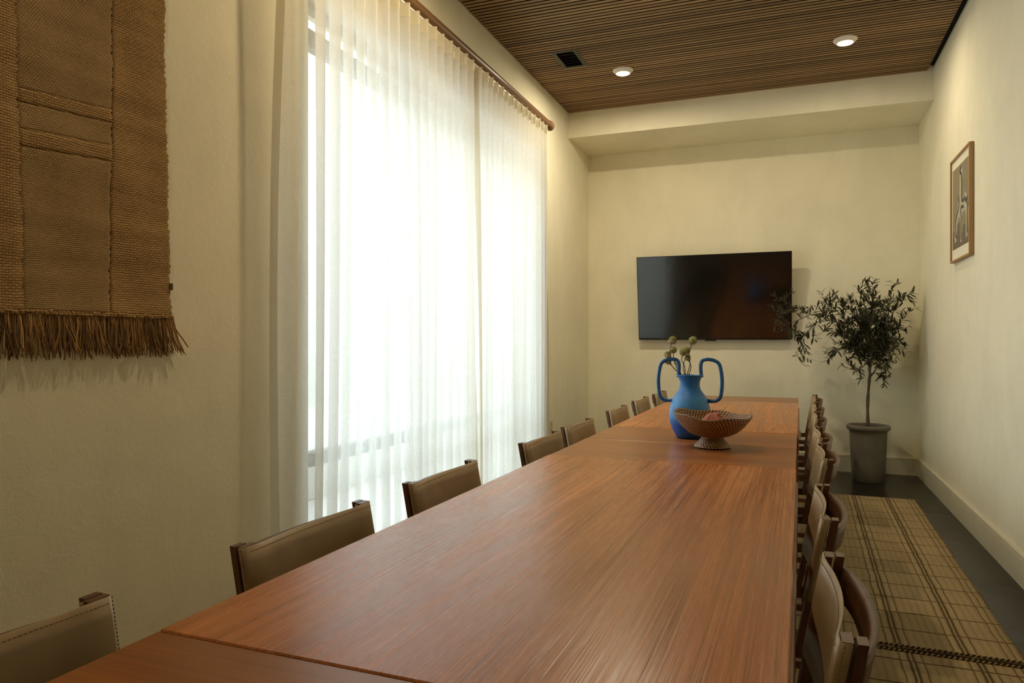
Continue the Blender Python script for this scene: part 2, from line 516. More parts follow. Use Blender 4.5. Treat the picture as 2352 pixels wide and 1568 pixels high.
# ---------------------------------------------------------------- curtain rod and curtains
rod = empty('curtain_rod', (-1.965, 0, 3.125))
tag(rod, 'round brown wooden curtain rod with a turned end knob above the window', 'curtain rod')
b = MB(); b.tube([(0, 1.9, 0), (0, 3.2, 0), (0, 4.6, 0), (0, 5.93, 0)], 0.033, 20); b.build('pole', M_rod, rod)
for s, y0 in ((1, 5.93), (-1, 1.9)):
    b = MB()
    prof = [(0.036, 0), (0.039, 0.006), (0.037, 0.014), (0.033, 0.018), (0.040, 0.026), (0.0435, 0.042), (0.041, 0.062), (0.030, 0.076), (0.010, 0.082)]
    b.lathe(prof, 24, cap0=True, cap1=True, fn=lambda p, a, i: (p[0], y0 + s*p[2], p[1]))
    b.build('finial', M_rod, rod)
for yb in (2.3, 4.34, 5.84):
    b = MB(); b.tube([(-0.10, yb, 0.0), (-0.02, yb, 0.0)], 0.010, 10); b.lathe([(0.028, 0), (0.028, 0.006)], 16, cap0=True, cap1=True, fn=lambda p, a, i: (-0.0995+p[2], yb+p[0], p[1]))
    b.build('bracket', M_rod, rod)
b = MB(); b.bbox((-0.008, 2.2, -0.043), (0.008, 5.9, -0.031), 0.001); b.build('glider_track', M_white, rod)

def curtain(y0, y1, n, label, seed, lean0, lean1, wide=0.0):
    rnd = random.Random(seed)
    jit = [rnd.uniform(-1, 1) for _ in range(n+3)]
    amp = [rnd.uniform(0.8, 1.15) for _ in range(n+3)]
    X0 = -1.965; ZT, ZB = 3.07, 0.015
    H = ZT-ZB
    def P(u, v, push=0.0):
        z = ZT - v*H
        ph = u*n if not wide else (u/wide if u < wide else 1 + (u-wide)/(1-wide)*(n-1))
        i = min(int(ph), n); f = ph-i
        a = amp[i]*(1-f) + amp[i+1]*f
        j = jit[i]*(1-f) + jit[i+1]*f
        yy = y0 + (y1-y0)*u + (lean0*(1-u) + lean1*u)*v + 0.035*v*sin(u*9.0+seed)*sin(pi*u)
        A = (0.049*(1-v) + 0.038*v)*a
        sgn = sin(2*pi*ph + 0.9*j*v + 0.5*sin(4*v + seed))
        sq = sgn*(1.25 - 0.25*sgn*sgn)
        skew = 0.011*cos(2*pi*ph + 0.9*j*v)*(1-0.35*v)
        x = X0 + A*sq + 0.010*sin(u*17+3*v+seed)*v
        return (x + push, yy + skew, z)
    root = empty('curtain', (0, 0, 0))
    tag(root, label, 'curtain', 'sheer curtains at the window')
    b = MB(); b.grid(lambda u, v: P(u, v), n*18, 26); b.build('sheer_panel', M_sheer, root)
    b = MB(); b.grid(lambda u, v: P(u, 0.024*v, 0.0015), n*18, 1); b.build('header_tape', M_head_tape, root)
    # rolled hems down both free edges and along the bottom
    for u in (0.0, 1.0):
        b = MB(); b.grid(lambda s, v: P(abs(u-0.010*s), v, 0.0014), 3, 26); b.build('side_hem', M_hem, root)
    b = MB(); b.grid(lambda u, v: P(u, 1-0.03*v, 0.0015), n*18, 1); b.build('bottom_hem', M_head_tape, root)
    for k in range(n):
        p = P((k+0.25)/n, 0.012)
        b = MB(); b.bbox((p[0]-0.006, p[1]-0.005, p[2]-0.03), (p[0]+0.003, p[1]+0.005, p[2]+0.012), 0.001); b.build('glider', M_white, root)
    return root
curtain(2.415, 4.340, 17, 'sheer off-white linen curtain panel nearer the woven wall hanging', 3, -0.03, 0.06, 0.125)
curtain(4.370, 5.84, 15, 'sheer off-white linen curtain panel nearer the television wall', 5, 0.03, 0.05)

# ---------------------------------------------------------------- tables
def make_table(cy, cx, rz, label):
    L0, LL, W, TH = 2.12, 0.585, 1.03, 0.7335
    gap = 0.003
    t = empty('dining_table', (cx, cy, 0.0115), rz)
    tag(t, label, 'table', 'two wooden dining tables set end to end')
    b = MB(); b.bbox((-W/2, -L0/2, TH-0.030), (W/2, L0/2, TH), 0.003); b.build('tabletop', M_top, t)
    for s in (-1, 1):
        y0, y1 = (L0/2+gap, L0/2+LL) if s > 0 else (-L0/2-LL, -L0/2-gap)
        b = MB(); b.bbox((-W/2+0.002, y0, TH-0.030), (W/2-0.002, y1, TH-0.001), 0.003)
        tag(b.build('extension_leaf', M_leaf, t), 'end leaf with grain running across the table')
    for s in (-1, 1):
        b = MB(); x0, x1 = (W/2-0.014, W/2+0.006) if s > 0 else (-W/2-0.006, -W/2+0.014)
        b.bbox((x0, -L0/2+0.1, TH-0.125), (x1, L0/2-0.1, TH-0.032), 0.002); b.build('side_rail', M_leaf, t)
    for sx in (-1, 1):
        for sy in (-1, 1):
            x = sx*(W/2-0.034); y = sy*(L0/2-0.14)
            b = MB(); b.bbox((x-0.034, y-0.034, 0), (x+0.034, y+0.034, TH-0.126), 0.003); b.build('leg', M_leaf, t)
    b = MB(); b.bbox((-0.03, -L0/2-0.3, TH-0.075), (0.03, L0/2+0.3, TH-0.031), 0.002); b.build('centre_runner', M_leaf, t)
    return t
RZ = -radians(0.6)
make_table(2.012, -0.509, RZ, 'long reddish-brown dining table nearest the camera, between the leather chairs')
make_table(5.3065, -0.474, RZ, 'long reddish-brown dining table under the wall television, blue jug on its near leaf')

# ---------------------------------------------------------------- chairs
def make_chair():
    t = empty('dining_chair')
    HT = 0.7705; HW = 0.262
    lean = lambda z: (HT - z)*0.19 if z > 0.40 else (HT-0.40)*0.19 - (0.40-z)*0.10
    # rear posts, leaning back above the seat
    fs = [(0,3,2,1),(4,5,6,7),(0,1,5,4),(1,2,6,5),(2,3,7,6),(3,0,4,7)]
    for s in (-1, 1):
        ya, yb = sorted((s*HW, s*(HW-0.036)))
        b = MB()
        for z0, z1 in ((0.0, 0.40), (0.40, HT+0.001)):
            vs = []
            for z in (z0, z1):
                x = lean(z)
                vs += [(x-0.0430, ya, z), (x-0.0270, ya, z), (x-0.0270, yb, z), (x-0.0430, yb, z)]
            b.add(vs, fs)
        b.build('rear_leg', M_chairwood, t)
        # flat bar carrying the leather, set just ahead of the post
        ya, yb = sorted((s*(HW-0.002), s*(HW-0.046)))
        b = MB(); vs = []
        for z in (0.40, HT+0.001):
            x = lean(z)
            vs += [(x-0.0215, ya, z), (x-0.004, ya, z), (x-0.004, yb, z), (x-0.0215, yb, z)]
        b.add(vs, fs); b.build('sling_bar', M_chairwood, t)
    # leather back: one band round both bars
    ZB = 0.551
    path = []   # (x offset, y)
    def loop():
        pts = [(-0.0222, -HW+0.052), (-0.0225, -HW+0.008), (-0.0205, -HW+0.001), (-0.010, -HW), (-0.004, -HW+0.002), (0.0, -HW+0.010), (0.0, -HW+0.050)]
        n = 14
        for i in range(1, n):
            f = i/n; yv = -HW+0.050 + (2*HW-0.100)*f
            pts.append((-0.020*(1-(2*f-1)**2), yv))
        return pts + [(-p[0] if False else p[0], -p[1]) for p in reversed(pts[:7])]
    LP = loop()
    m = len(LP)-1
    def sag(f): return 0.004*(1-(2*f-1)**2)
    def back(u, v):
        i = min(int(u*m), m-1); f = u*m-i
        a, c = LP[i], LP[i+1]
        x = a[0]*(1-f)+c[0]*f; yv = a[1]*(1-f)+c[1]*f
        zt = HT - sag(u) if 6/m < u < 1-6/m else HT
        z = zt*(1-v) + ZB*v
        return (x + lean(z), yv, z)
    def off(u, v):
        i = min(int(u*m), m-1); a, c = Vector(LP[i]), Vector(LP[i+1])
        d = (c-a).normalized(); nrm = Vector((-d.y, d.x))
        return (nrm.x*0.0034, nrm.y*0.0034, 0)
    b = MB(); b.sheet(back, m, 6, off); bk = b.build('backrest', M_leather, t)
    # stitching rows on the wrapped ends and under the top edge
    b = MB()
    for s in (-1, 1):
        for k in range(30):
            z = HT-0.006 - k*0.0071
            x = lean(z)
            b.box((x-0.0095, s*(HW+0.0035)-0.0008, z-0.0022), (x-0.0082, s*(HW+0.0035)+0.0008, z+0.0022))
    for k in range(60):
        f = (k+0.5)/60; yv = -HW+0.012+(2*HW-0.024)*f
        g = min(1, max(0, (yv+HW-0.05)/(2*HW-0.10)))
        z = HT-0.010-sag(g); x = lean(z) - 0.020*(1-(2*g-1)**2)
        b.box((x+0.0028, yv-0.0026, z-0.0007), (x+0.0042, yv+0.0026, z+0.0007))
    b.build('stitching', M_thread, bk)['kind'] = 'stuff'
    # bent wood rail bowing out behind the leather
    def rail(u, v):
        yv = (-1+2*u)*(HW-0.006)
        z = HT-0.023 - 0.064*v
        bow = 0.038*(1-abs(2*u-1)**2.6)
        return (lean(z) - 0.031 - bow, yv, z)
    b = MB(); b.sheet(rail, 22, 3, lambda u, v: (-0.013, 0, 0)); b.build('back_rail', M_chairwood, t)
    # seat: frame, leather sling, front legs, stretchers
    for s in (-1, 1):
        b = MB(); b.bbox((lean(0.42)-0.03, s*(HW-0.018)-0.012, 0.395), (0.50, s*(HW-0.018)+0.012, 0.430), 0.003); b.build('seat_rail', M_chairwood, t)
        b = MB(); b.bbox((0.455, s*(HW-0.018)-0.016, 0), (0.490, s*(HW-0.018)+0.016, 0.396), 0.003); b.build('front_leg', M_chairwood, t)
        b = MB(); b.bbox((0.04, s*(HW-0.018)-0.009, 0.16), (0.46, s*(HW-0.018)+0.009, 0.185), 0.002); b.build('stretcher', M_chairwood, t)
    def seat(u, v):
        f = 2*u-1
        return (0.095 + 0.405*v, f*(HW-0.002), 0.447 - 0.016*(1-f*f))
    b = MB(); b.sheet(seat, 12, 8, lambda u, v: (0, 0, -0.004)); b.build('seat', M_leather, t)
    return t

ch0 = make_chair()
LEFT = [(-1.167, 0.455, 0.975), (-1.152, 1.300, 1.830), (-1.156, 2.083, 2.618), (-1.128, 3.085, 3.640), (-1.130, 3.755, 4.300),
        (-1.126, 4.735, 5.290), (-1.133, 5.620, 6.160), (-1.110, 6.400, 6.94)]
RIGHT = [(0.066, 1.232, 1.752), (0.072, 2.045, 2.600), (0.110, 3.085, 3.640), (0.117, 3.765, 4.320), (0.130, 4.720, 5.240),
         (0.146, 5.500, 6.030), (0.168, 6.380, 6.91)]
ords = ['first', 'second', 'third', 'fourth', 'fifth', 'sixth', 'seventh', 'eighth']
first = True
for side, rows in (('L', LEFT), ('R', RIGHT)):
    for k, (x, ya, yb) in enumerate(rows):
        c = ch0 if first else copy_tree(ch0)
        first = False
        c.location = (x, (ya+yb)/2, 0.0115)
        c.rotation_euler = (0, 0, (0 if side == 'L' else pi) + radians(random.uniform(-0.6, 0.6)))
        if side == 'L':
            lab = 'tan leather sling-back chair on the window side of the table, %s from the near end' % ords[k]
            if k == 0: lab = 'tan leather sling-back chair under the woven wall hanging, cut off by the frame'
            if k == 7: lab = 'tan leather sling-back chair on the window side, last one, beside the blue jug handle'
        else:
            lab = 'tan leather sling-back chair on the rug side of the table, %s from the near end' % ords[k]
            if k == 6: lab = 'tan leather sling-back chair on the rug side, last one, nearest the potted olive'
        tag(c, lab, 'chair', 'leather dining chairs around the tables')

# ---------------------------------------------------------------- rugs
def rug_mat(name, ox, oy):
    t = NT(name)
    tc = t.n('ShaderNodeTexCoord')
    wob = t.n('ShaderNodeTexNoise', Vector=tc.outputs['Object'], Scale=7.0, Detail=2.0)
    wv = t.n('ShaderNodeVectorMath', {'operation': 'SUBTRACT'}, i0=wob.outputs['Color'], i1=(0.5, 0.5, 0.5))
    wv = t.n('ShaderNodeVectorMath', {'operation': 'SCALE'}, i0=wv.outputs[0]); wv.inputs['Scale'].default_value = 0.014
    pos = t.n('ShaderNodeVectorMath', {'operation': 'ADD'}, i0=tc.outputs['Object'], i1=wv.outputs[0])
    sx = t.n('ShaderNodeSeparateXYZ', Vector=pos.outputs[0])
    X = t.math('ADD', sx.outputs[0], ox); Y = t.math('ADD', sx.outputs[1], oy)
    def line(c, period, center, half, soft=0.002):
        # 1 inside a line of half width centred on center within the period
        f = t.math('SUBTRACT', t.math('MODULO', t.math('ADD', c, 40*period - center + period/2), period), period/2)
        d = t.math('ABSOLUTE', f)
        return t.n('ShaderNodeMapRange', i0=d, i1=half-soft, i2=half+soft, i3=1.0, i4=0.0).outputs[0]
    mx = lambda a, c: t.math('MAXIMUM', a, c)
    # dark double band, its flanking pin lines, cross lines, faint ribs
    band = mx(line(X, 0.24, -0.0085, 0.0050), line(X, 0.24, 0.0085, 0.0050))
    pin = mx(line(X, 0.24, -0.040, 0.0022), line(X, 0.24, 0.040, 0.0022))
    pin = mx(pin, mx(line(sx.outputs[0], 9.0, -0.030, 0.0022), line(sx.outputs[0], 9.0, -0.058, 0.0022)))
    cross = line(Y, 0.2145, 0.0, 0.0050)
    rib = line(X, 0.030, 0.015, 0.0055, 0.004)
    yarn = t.noise(t.n('ShaderNodeMapping', Vector=tc.outputs['Object'], Scale=(60, 420, 1)).outputs[0], 1.0, 3, 0.6)
    yarn2 = t.noise(t.n('ShaderNodeMapping', Vector=tc.outputs['Object'], Scale=(260, 40, 1)).outputs[0], 1.0, 2, 0.6)
    big = t.noise(tc.outputs['Object'], 2.2, 3)
    base = t.ramp(t.math('ADD', t.math('MULTIPLY', yarn, 0.7), t.math('MULTIPLY', big, 0.3)), [(0.30, (0.26, 0.190, 0.092)), (0.70, (0.53, 0.405, 0.232))])
    dark = t.ramp(yarn, [(0.3, (0.030, 0.018, 0.007)), (0.75, (0.115, 0.072, 0.032))])
    ribc = t.mix(t.math('MULTIPLY', rib, t.math('MULTIPLY', yarn2, 0.75)), base, (0.25, 0.175, 0.09, 1))
    m = mx(mx(band, t.math('MULTIPLY', pin, 0.95)), cross)
    m = t.math('MULTIPLY', m, t.math('ADD', 0.55, t.math('MULTIPLY', yarn2, 0.6)))
    t.bs(Base_Color=t.mix(m, ribc, dark), Roughness=0.95)
    t.b.inputs['Specular IOR Level'].default_value = 0.1
    h = t.math('ADD', t.math('ADD', t.math('MULTIPLY', yarn, 0.8), t.math('MULTIPLY', m, 0.7)), t.math('MULTIPLY', rib, -0.25))
    t.bump(h, 0.8, 0.006)
    return t.m

def make_rug(corner_far_right, length, width, rz, bandx, crossy, label, seed):
    """origin at the far right corner; local -x towards the window, -y towards the camera"""
    t = empty('rug', (corner_far_right[0], corner_far_right[1], 0), rz)
    tag(t, label, 'rug', 'checked flatweave rugs under the tables')
    m = rug_mat('checked_flatweave_%d' % seed, bandx, crossy)
    rnd = random.Random(seed)
    bumps = [(rnd.uniform(-width, 0), rnd.uniform(-length, 0), rnd.uniform(0.08, 0.2), rnd.uniform(0.0008, 0.0025)) for _ in range(26)]
    def top(u, v):
        x = -width*(1-u); y = -length*v
        z = 0.009
        edge = min(1, min(u, 1-u)*12, min(v, 1-v)*12)
        for bx, by, r, h in bumps:
            d = ((x-bx)**2+(y-by)**2)/(r*r)
            if d < 4: z += h*math.exp(-d)*edge
        x += 0.004*sin(y*7+seed)*(u > 0.97)
        return (x, y, z)
    b = MB(); b.sheet(lambda u, v: top(u, 1-v), 100, 120, lambda u, v: (0, 0, -0.008)); b.build('woven_field', m, t)
    # twined dark cord along both short ends
    M_cord = flat('rug_cord', (0.045, 0.028, 0.012), 0.9, spec=0.1)
    M_cord2 = flat('rug_cord_light', (0.36, 0.27, 0.15), 0.9, spec=0.1)
    for yy in ((-length+0.012,) if seed == 11 else (-0.012,)):
        for ph, mm in ((0, M_cord), (pi, M_cord2)):
            b = MB()
            pts = [(-width*k/1000, yy+0.0050*cos(k*0.9+ph), 0.011+0.003*sin(k*0.9+ph)) for k in range(1001)]
            b.tube(pts, 0.0036, 4); b.build('end_cord', mm, t)
    return t
ra = -radians(1.05)
make_rug((0.905, 6.43), 3.135, 2.75, ra, 0.202, 0.135, 'tan checked flatweave rug running under the far table toward the olive pot', 11)
make_rug((0.842, 3.270), 3.10, 2.75, ra*0.6, 0.165, 0.10, 'tan checked flatweave rug under the near table, its edge touching the farther rug', 12)

# ---------------------------------------------------------------- television
tv = empty('television', (-0.749, YB, 1.268))
tag(tv, 'wide black flat television, switched off, tilted on the back wall', 'television')
tilt = Matrix.Translation((0, -0.075, 0)) @ Matrix.Rotation(radians(8.5), 4, 'X')
TW, TH2 = 1.502, 0.862
b = MB(); b.bbox((-TW/2, 0.004, 0), (TW/2, 0.030, TH2), 0.003, tilt); b.build('body', M_tvbody, tv)
b = MB(); b.box((-TW/2+0.006, -0.0005, 0.018), (TW/2-0.006, 0.0038, TH2-0.006), tilt); b.build('screen', M_screen, tv)
b = MB()
b.bbox((-TW/2, -0.003, 0), (TW/2, 0.0045, 0.0175), 0.0015, tilt)
b.bbox((-TW/2, -0.002, TH2-0.006), (TW/2, 0.0045, TH2), 0.001, tilt)
for s in (-1, 1):
    x0, x1 = (-TW/2, -TW/2+0.006) if s < 0 else (TW/2-0.006, TW/2)
    b.bbox((x0, -0.002, 0.0175), (x1, 0.0045, TH2-0.006), 0.001, tilt)
b.build('bezel', flat('brushed_black_metal', (0.02, 0.02, 0.02), 0.3, 0.6), tv)
b = MB(); b.bbox((-0.075, -0.004, -0.012), (0.035, 0.020, 0.001), 0.002, tilt); b.build('sensor_bar', M_tvbody, tv)
b = MB(); b.bbox((-0.30, -0.012, 0.22), (0.30, -0.001, 0.62), 0.002); b.bbox((-0.05, -0.085, 0.30), (0.05, -0.010, 0.36), 0.002)
b.bbox((-0.05, -0.135, 0.52), (0.05, -0.010, 0.58), 0.002); b.build('wall_mount', M_tvbody, tv)

# ---------------------------------------------------------------- framed print
PY0, PY1, PZ0, PZ1 = 5.452, 6.060, 1.816, 2.552
pic = empty('framed_picture', (XR, (PY0+PY1)/2, PZ0))
tag(pic, 'wood-framed abstract print of a pale long-legged figure on the right-hand wall', 'picture')
pw, ph = PY1-PY0, PZ1-PZ0
fwid, fd = 0.015, 0.030
b = MB()
b.bbox((-fd, -pw/2, 0), (-0.001, pw/2, fwid), 0.002); b.bbox((-fd, -pw/2, ph-fwid), (-0.001, pw/2, ph), 0.002)
b.bbox((-fd, -pw/2, fwid), (-0.001, -pw/2+fwid, ph-fwid), 0.002); b.bbox((-fd, pw/2-fwid, fwid), (-0.001, pw/2, ph-fwid), 0.002)
b.build('frame', M_frame, pic)
b = MB(); b.box((-0.018, -pw/2+fwid, fwid), (-0.002, pw/2-fwid, ph-fwid)); b.build('mount', M_mat, pic)
# print: local u from the far edge (0) to the near edge (1), v from the top (0) down (1)
iu0, iu1, iv0, iv1 = pw/2-fwid-0.022, -pw/2+fwid+0.022, ph-fwid-0.062, fwid+0.075
def pp(p, h): return (-0.018-h, iu0+(iu1-iu0)*p[0], iv0+(iv1-iv0)*p[1])
b = MB(); b.prism([(0,0),(1,0),(1,1),(0,1)], pp, 0, 0.0006); pr = b.build('print', M_taupe, pic)
b = MB()
b.prism([(0,0.775),(0.14,0.77),(0.14,0.80),(0.30,0.79),(0.30,0.70),(0.44,0.70),(0.44,0.85),(0.62,0.84),(0.62,0.76),(0.76,0.76),(0.76,0.82),(0.92,0.82),(0.92,0.80),(1,0.80),(1,1),(0,1)], pp, 0.0006, 0.0009)
b.build('printed_ground', M_umber, pr)
b = MB()
for poly in ([(0.44,0.08),(0.58,0.02),(0.60,0.12),(0.54,0.30),(0.56,0.46),(0.76,0.38),(0.86,0.44),(0.82,0.54),(0.92,0.60),(0.90,0.78),(0.88,0.92),(0.80,0.94),(0.78,0.86),(0.82,0.70),(0.76,0.60),
              (0.62,0.60),(0.56,0.66),(0.57,0.84),(0.58,0.94),(0.48,0.96),(0.48,0.84),(0.46,0.66),(0.38,0.62),(0.28,0.72),(0.24,0.84),(0.26,0.90),(0.14,0.93),(0.12,0.84),(0.15,0.70),(0.24,0.58),(0.32,0.48),(0.42,0.38),(0.44,0.22)],):
    b.prism(poly, pp, 0.0006, 0.0012)
b.build('printed_figure', M_pale, pr)
b = MB()
def stroke(pts, w):
    P = smoothpath([(p[0], p[1], 0) for p in pts], 5)
    vs = []; fs = []
    for i, p in enumerate(P):
        d = P[min(i+1, len(P)-1)]-P[max(i-1, 0)]; d = Vector((d.x, d.y, 0)); d.normalize()
        nn = Vector((-d.y, d.x, 0))*w
        for h in (0.0012, 0.0017):
            for s in (1, -1): q = p+nn*s; vs.append(pp((q.x, q.y), h))
        if i:
            a = 4*(i-1); c = 4*i
            fs += [(a+2, a+3, c+3, c+2), (a, a+2, c+2, c), (a+1, c+1, c+3, a+3), (a, c, c+1, a+1)]
    b.add(vs, fs)
for pts, w in (([(0.56,0.03),(0.46,0.09),(0.54,0.14),(0.56,0.28),(0.56,0.44),(0.66,0.47),(0.74,0.45),(0.80,0.50),(0.88,0.46)], 0.021),
               ([(0.36,0.37),(0.41,0.46),(0.34,0.54),(0.24,0.62),(0.19,0.74),(0.20,0.84),(0.27,0.86)], 0.019),
               ([(0.68,0.55),(0.56,0.53),(0.50,0.56),(0.53,0.64),(0.52,0.76),(0.55,0.93)], 0.019),
               ([(0.92,0.53),(0.88,0.60),(0.88,0.72),(0.86,0.88)], 0.019)):
    stroke(pts, w)
b.build('printed_lines', M_ink, pr)

# ---------------------------------------------------------------- wall outlet
ot = empty('wall_outlet', (XL, 6.32, 0.465)); tag(ot, 'small cream socket plate low on the window wall past the curtain', 'socket')
b = MB(); b.bbox((0, -0.037, -0.058), (0.006, 0.037, 0.058), 0.002); b.build('cover_plate', flat('cream_plastic', (0.66, 0.60, 0.44), 0.4), ot)
for dz in (-0.024, 0.024):
    b = MB(); b.bbox((0.006, -0.017, dz-0.014), (0.008, 0.017, dz+0.014), 0.0008); b.build('receptacle', flat('cream_plastic_dark', (0.5, 0.45, 0.33), 0.4), ot)

# ---------------------------------------------------------------- woven wall hanging
def weave(name, bw, rh, dark, light, tick, bump):
    t = NT(name)
    tc = t.n('ShaderNodeTexCoord')
    s = t.n('ShaderNodeSeparateXYZ', Vector=tc.outputs['Object'])
    wob = t.noise(tc.outputs['Object'], 9.0, 3)
    vy = t.math('ADD', s.outputs[1], t.math('MULTIPLY', wob, 0.010))
    vz = t.math('ADD', s.outputs[2], t.math('MULTIPLY', t.noise(tc.outputs['Object'], 14.0, 2), 0.012))
    cv = t.n('ShaderNodeCombineXYZ', X=vy, Y=vz)
    br = t.n('ShaderNodeTexBrick', Vector=cv.outputs[0], Scale=1.0, Mortar_Size=rh*0.17, Mortar_Smooth=0.8, Bias=0.0, Brick_Width=bw, Row_Height=rh)
    br.inputs['Color1'].default_value = (0, 0, 0, 1); br.inputs['Color2'].default_value = (1, 1, 1, 1); br.inputs['Mortar'].default_value = (0.5, 0.5, 0.5, 1)
    fib = t.noise(t.n('ShaderNodeMapping', Vector=tc.outputs['Object'], Scale=(1, 30, 420)).outputs[0], 1.0, 4, 0.65)
    big = t.noise(t.n('ShaderNodeMapping', Vector=tc.outputs['Object'], Scale=(1, 1.5, 12)).outputs[0], 1.0, 4, 0.6)
    f = t.math('ADD', t.math('ADD', t.math('MULTIPLY', fib, 0.45), t.math('MULTIPLY', big, 0.45)), t.math('MULTIPLY', br.outputs['Color'], 0.10))
    c = t.ramp(f, [(0.28, dark), (0.70, light)])
    # short pale warp ticks where a weft yarn dips under
    per = t.math('ABSOLUTE', t.math('SUBTRACT', t.math('FRACT', t.math('ADD', t.math('DIVIDE', vy, bw), t.math('MULTIPLY', t.math('FLOOR', t.math('DIVIDE', vz, rh)), 0.5))), 0.5))
    tk = t.n('ShaderNodeMapRange', i0=per, i1=0.5-tick, i2=0.5-tick*0.4, i3=0.0, i4=1.0).outputs[0]
    row = t.math('ABSOLUTE', t.math('SUBTRACT', t.math('FRACT', t.math('DIVIDE', vz, rh)), 0.5))
    rowin = t.n('ShaderNodeMapRange', i0=row, i1=0.30, i2=0.48, i3=1.0, i4=0.0).outputs[0]
    tk = t.math('MULTIPLY', tk, rowin)
    c = t.mix(t.math('MULTIPLY', tk, 0.75), c, (0.72, 0.53, 0.28, 1))
    c = t.mix(t.math('MULTIPLY', t.math('SUBTRACT', 1.0, rowin), 0.55), c, (0.080, 0.042, 0.015, 1))
    t.bs(Base_Color=c, Roughness=0.95)
    t.b.inputs['Specular IOR Level'].default_value = 0.08
    h = t.math('ADD', t.math('ADD', rowin, t.math('MULTIPLY', tk, 0.5)), t.math('MULTIPLY', fib, 0.5))
    t.bump(h, bump, 0.005)
    return t.m
M_w_coarse = weave('jute_coarse_weave', 0.0175, 0.0078, (0.23, 0.132, 0.052), (0.60, 0.385, 0.175), 0.10, 0.8)
M_w_fine = weave('jute_fine_weave', 0.0085, 0.0062, (0.23, 0.145, 0.064), (0.56, 0.375, 0.185), 0.22, 0.8)
M_fringe = NT('jute_fringe')
_a = M_fringe.n('ShaderNodeAttribute', {'attribute_name': 'shade'})
M_fringe.bs(Base_Color=M_fringe.ramp(_a.outputs['Fac'], [(0.0, (0.13, 0.068, 0.025)), (0.75, (0.37, 0.205, 0.078)), (1.0, (0.60, 0.38, 0.165))]), Roughness=0.9)
M_fringe = M_fringe.m

hg = empty('wall_hanging', (XL, 0, 0))
tag(hg, 'brown woven jute textile with a fringe hanging on the left wall', 'wall hanging')
HZ0, HZ1 = 1.338, 2.95
def edge_r(z): return 1.922 + 0.030*max(0, (2.4-z)/1.05)**1.5
def piece(name, ya, yb, za, zb, m, depth, seed, nu=24):
    """ya/yb: functions of z; za/zb: functions of y-fraction"""
    def P(u, v):
        z = za(u)*(1-v) + zb(u)*v
        yv = ya(z)*(1-u) + yb(z)*u
        wv = 0.0022*sin(z*23+seed)+0.0018*sin(yv*31+z*9)+0.0012*sin(z*71)
        if u == 1.0: yv += 0.0035*sin(z*260+seed) + 0.002*sin(z*97)
        if u == 0.0: yv += 0.0015*sin(z*240)
        return (0.014 + depth + wv, yv, z)
    nv = max(4, int(abs(zb(0)-za(0))*90))
    b = MB(); b.sheet(P, nu, nv, lambda u, v: (-0.006, 0, 0)); return b.build(name, m, hg)
c0 = lambda k: (lambda _: k)
yL, yM0, yM1 = c0(0.62), lambda z: 1.400+0.028*max(0, (2.2-z)), lambda z: 1.715-0.012*max(0, (2.2-z))
piece('side_strip', yM1, edge_r, c0(HZ0), c0(HZ1), M_w_coarse, 0.0, 3)
piece('side_strip', yL, yM0, c0(HZ0), c0(HZ1), M_w_coarse, 0.0, 3, 30)
SL = 0.02
rows = [(HZ0, 1.822, 'centre_panel'), (1.822, 1.868, 'cross_stripe'), (1.868, 1.948, 'centre_panel'), (1.948, 1.985, 'cross_stripe'), (1.985, HZ1, 'centre_panel')]
g_in0 = lambda z: yM0(z)-0.001
g_in1 = lambda z: yM1(z)-0.0022
for k, (z0, z1, nm) in enumerate(rows):
    mm = M_w_fine if nm == 'centre_panel' else M_w_coarse
    s0 = 0 if k == 0 else 1; s1 = 0 if k == 4 else 1
    piece(nm, g_in0 if nm == 'centre_panel' else (lambda z: yM0(z)+0.0005), g_in1 if nm == 'centre_panel' else (lambda z: yM1(z)-0.0005),
          (lambda u, z0=z0, s0=s0, e=(0 if nm == 'centre_panel' else 0.0025): z0 - e + s0*SL*(u-0.5)*1.2), (lambda u, z1=z1, s1=s1, e=(0 if nm == 'centre_panel' else 0.0025): z1 + e + s1*SL*(u-0.5)*1.2), mm, -0.0008 if nm == 'centre_panel' else -0.0003, 3)
b = MB(); b.bbox((0, 0.58, HZ1-0.01), (0.030, 1.97, HZ1+0.03), 0.004); b.build('hanging_batten', M_rod, hg)
# knotted heading and loose fringe
b = MB()
yv = 0.63
k = 0
while yv < edge_r(HZ0)+0.004:
    b.lathe([(0.0015, -0.008), (0.007, -0.005), (0.0085, 0.0), (0.007, 0.005), (0.0015, 0.008)], 7, (0.017+random.uniform(-0.002, 0.002), yv, HZ0-0.003+random.uniform(-0.003, 0.003)))
    yv += 0.0145; k += 1
b.build('knots', M_w_coarse, hg)['kind'] = 'stuff'
b = MB(); shades = []
for s in range(620):
    y0 = 0.62 + (edge_r(HZ0)+0.004-0.62)*(s+random.random())/620
    right = max(0, (y0-1.80)/0.15)
    ln = random.uniform(0.105, 0.142)
    drift = random.gauss(0.006, 0.012) + 0.040*min(1, right)**1.5*random.uniform(0.4, 1.0)
    clump = 0.010*sin(y0*130)
    a1, p1 = random.uniform(0.001, 0.009), random.uniform(0, 6.3)
    xo = random.uniform(0.006, 0.030); xb = random.uniform(-0.006, 0.012)
    pts = []
    for q in range(9):
        f = q/8
        pts.append((max(0.003, 0.016 + (xo-0.016)*f + xb*f*f), y0 + (drift+clump)*f**1.3 + a1*sin(p1+f*5.5)*f**0.5, HZ0-0.004-ln*f))
    v0 = len(b.v)
    r = random.choice((0.0014, 0.0019, 0.0025))
    b.tube(pts, [r]*8+[r*0.6], 5)
    sh = random.random()**1.4 if random.random() > 0.06 else 1.0
    shades += [sh]*(len(b.v)-v0)
fo = b.build('fringe', M_fringe, hg); fo['kind'] = 'stuff'
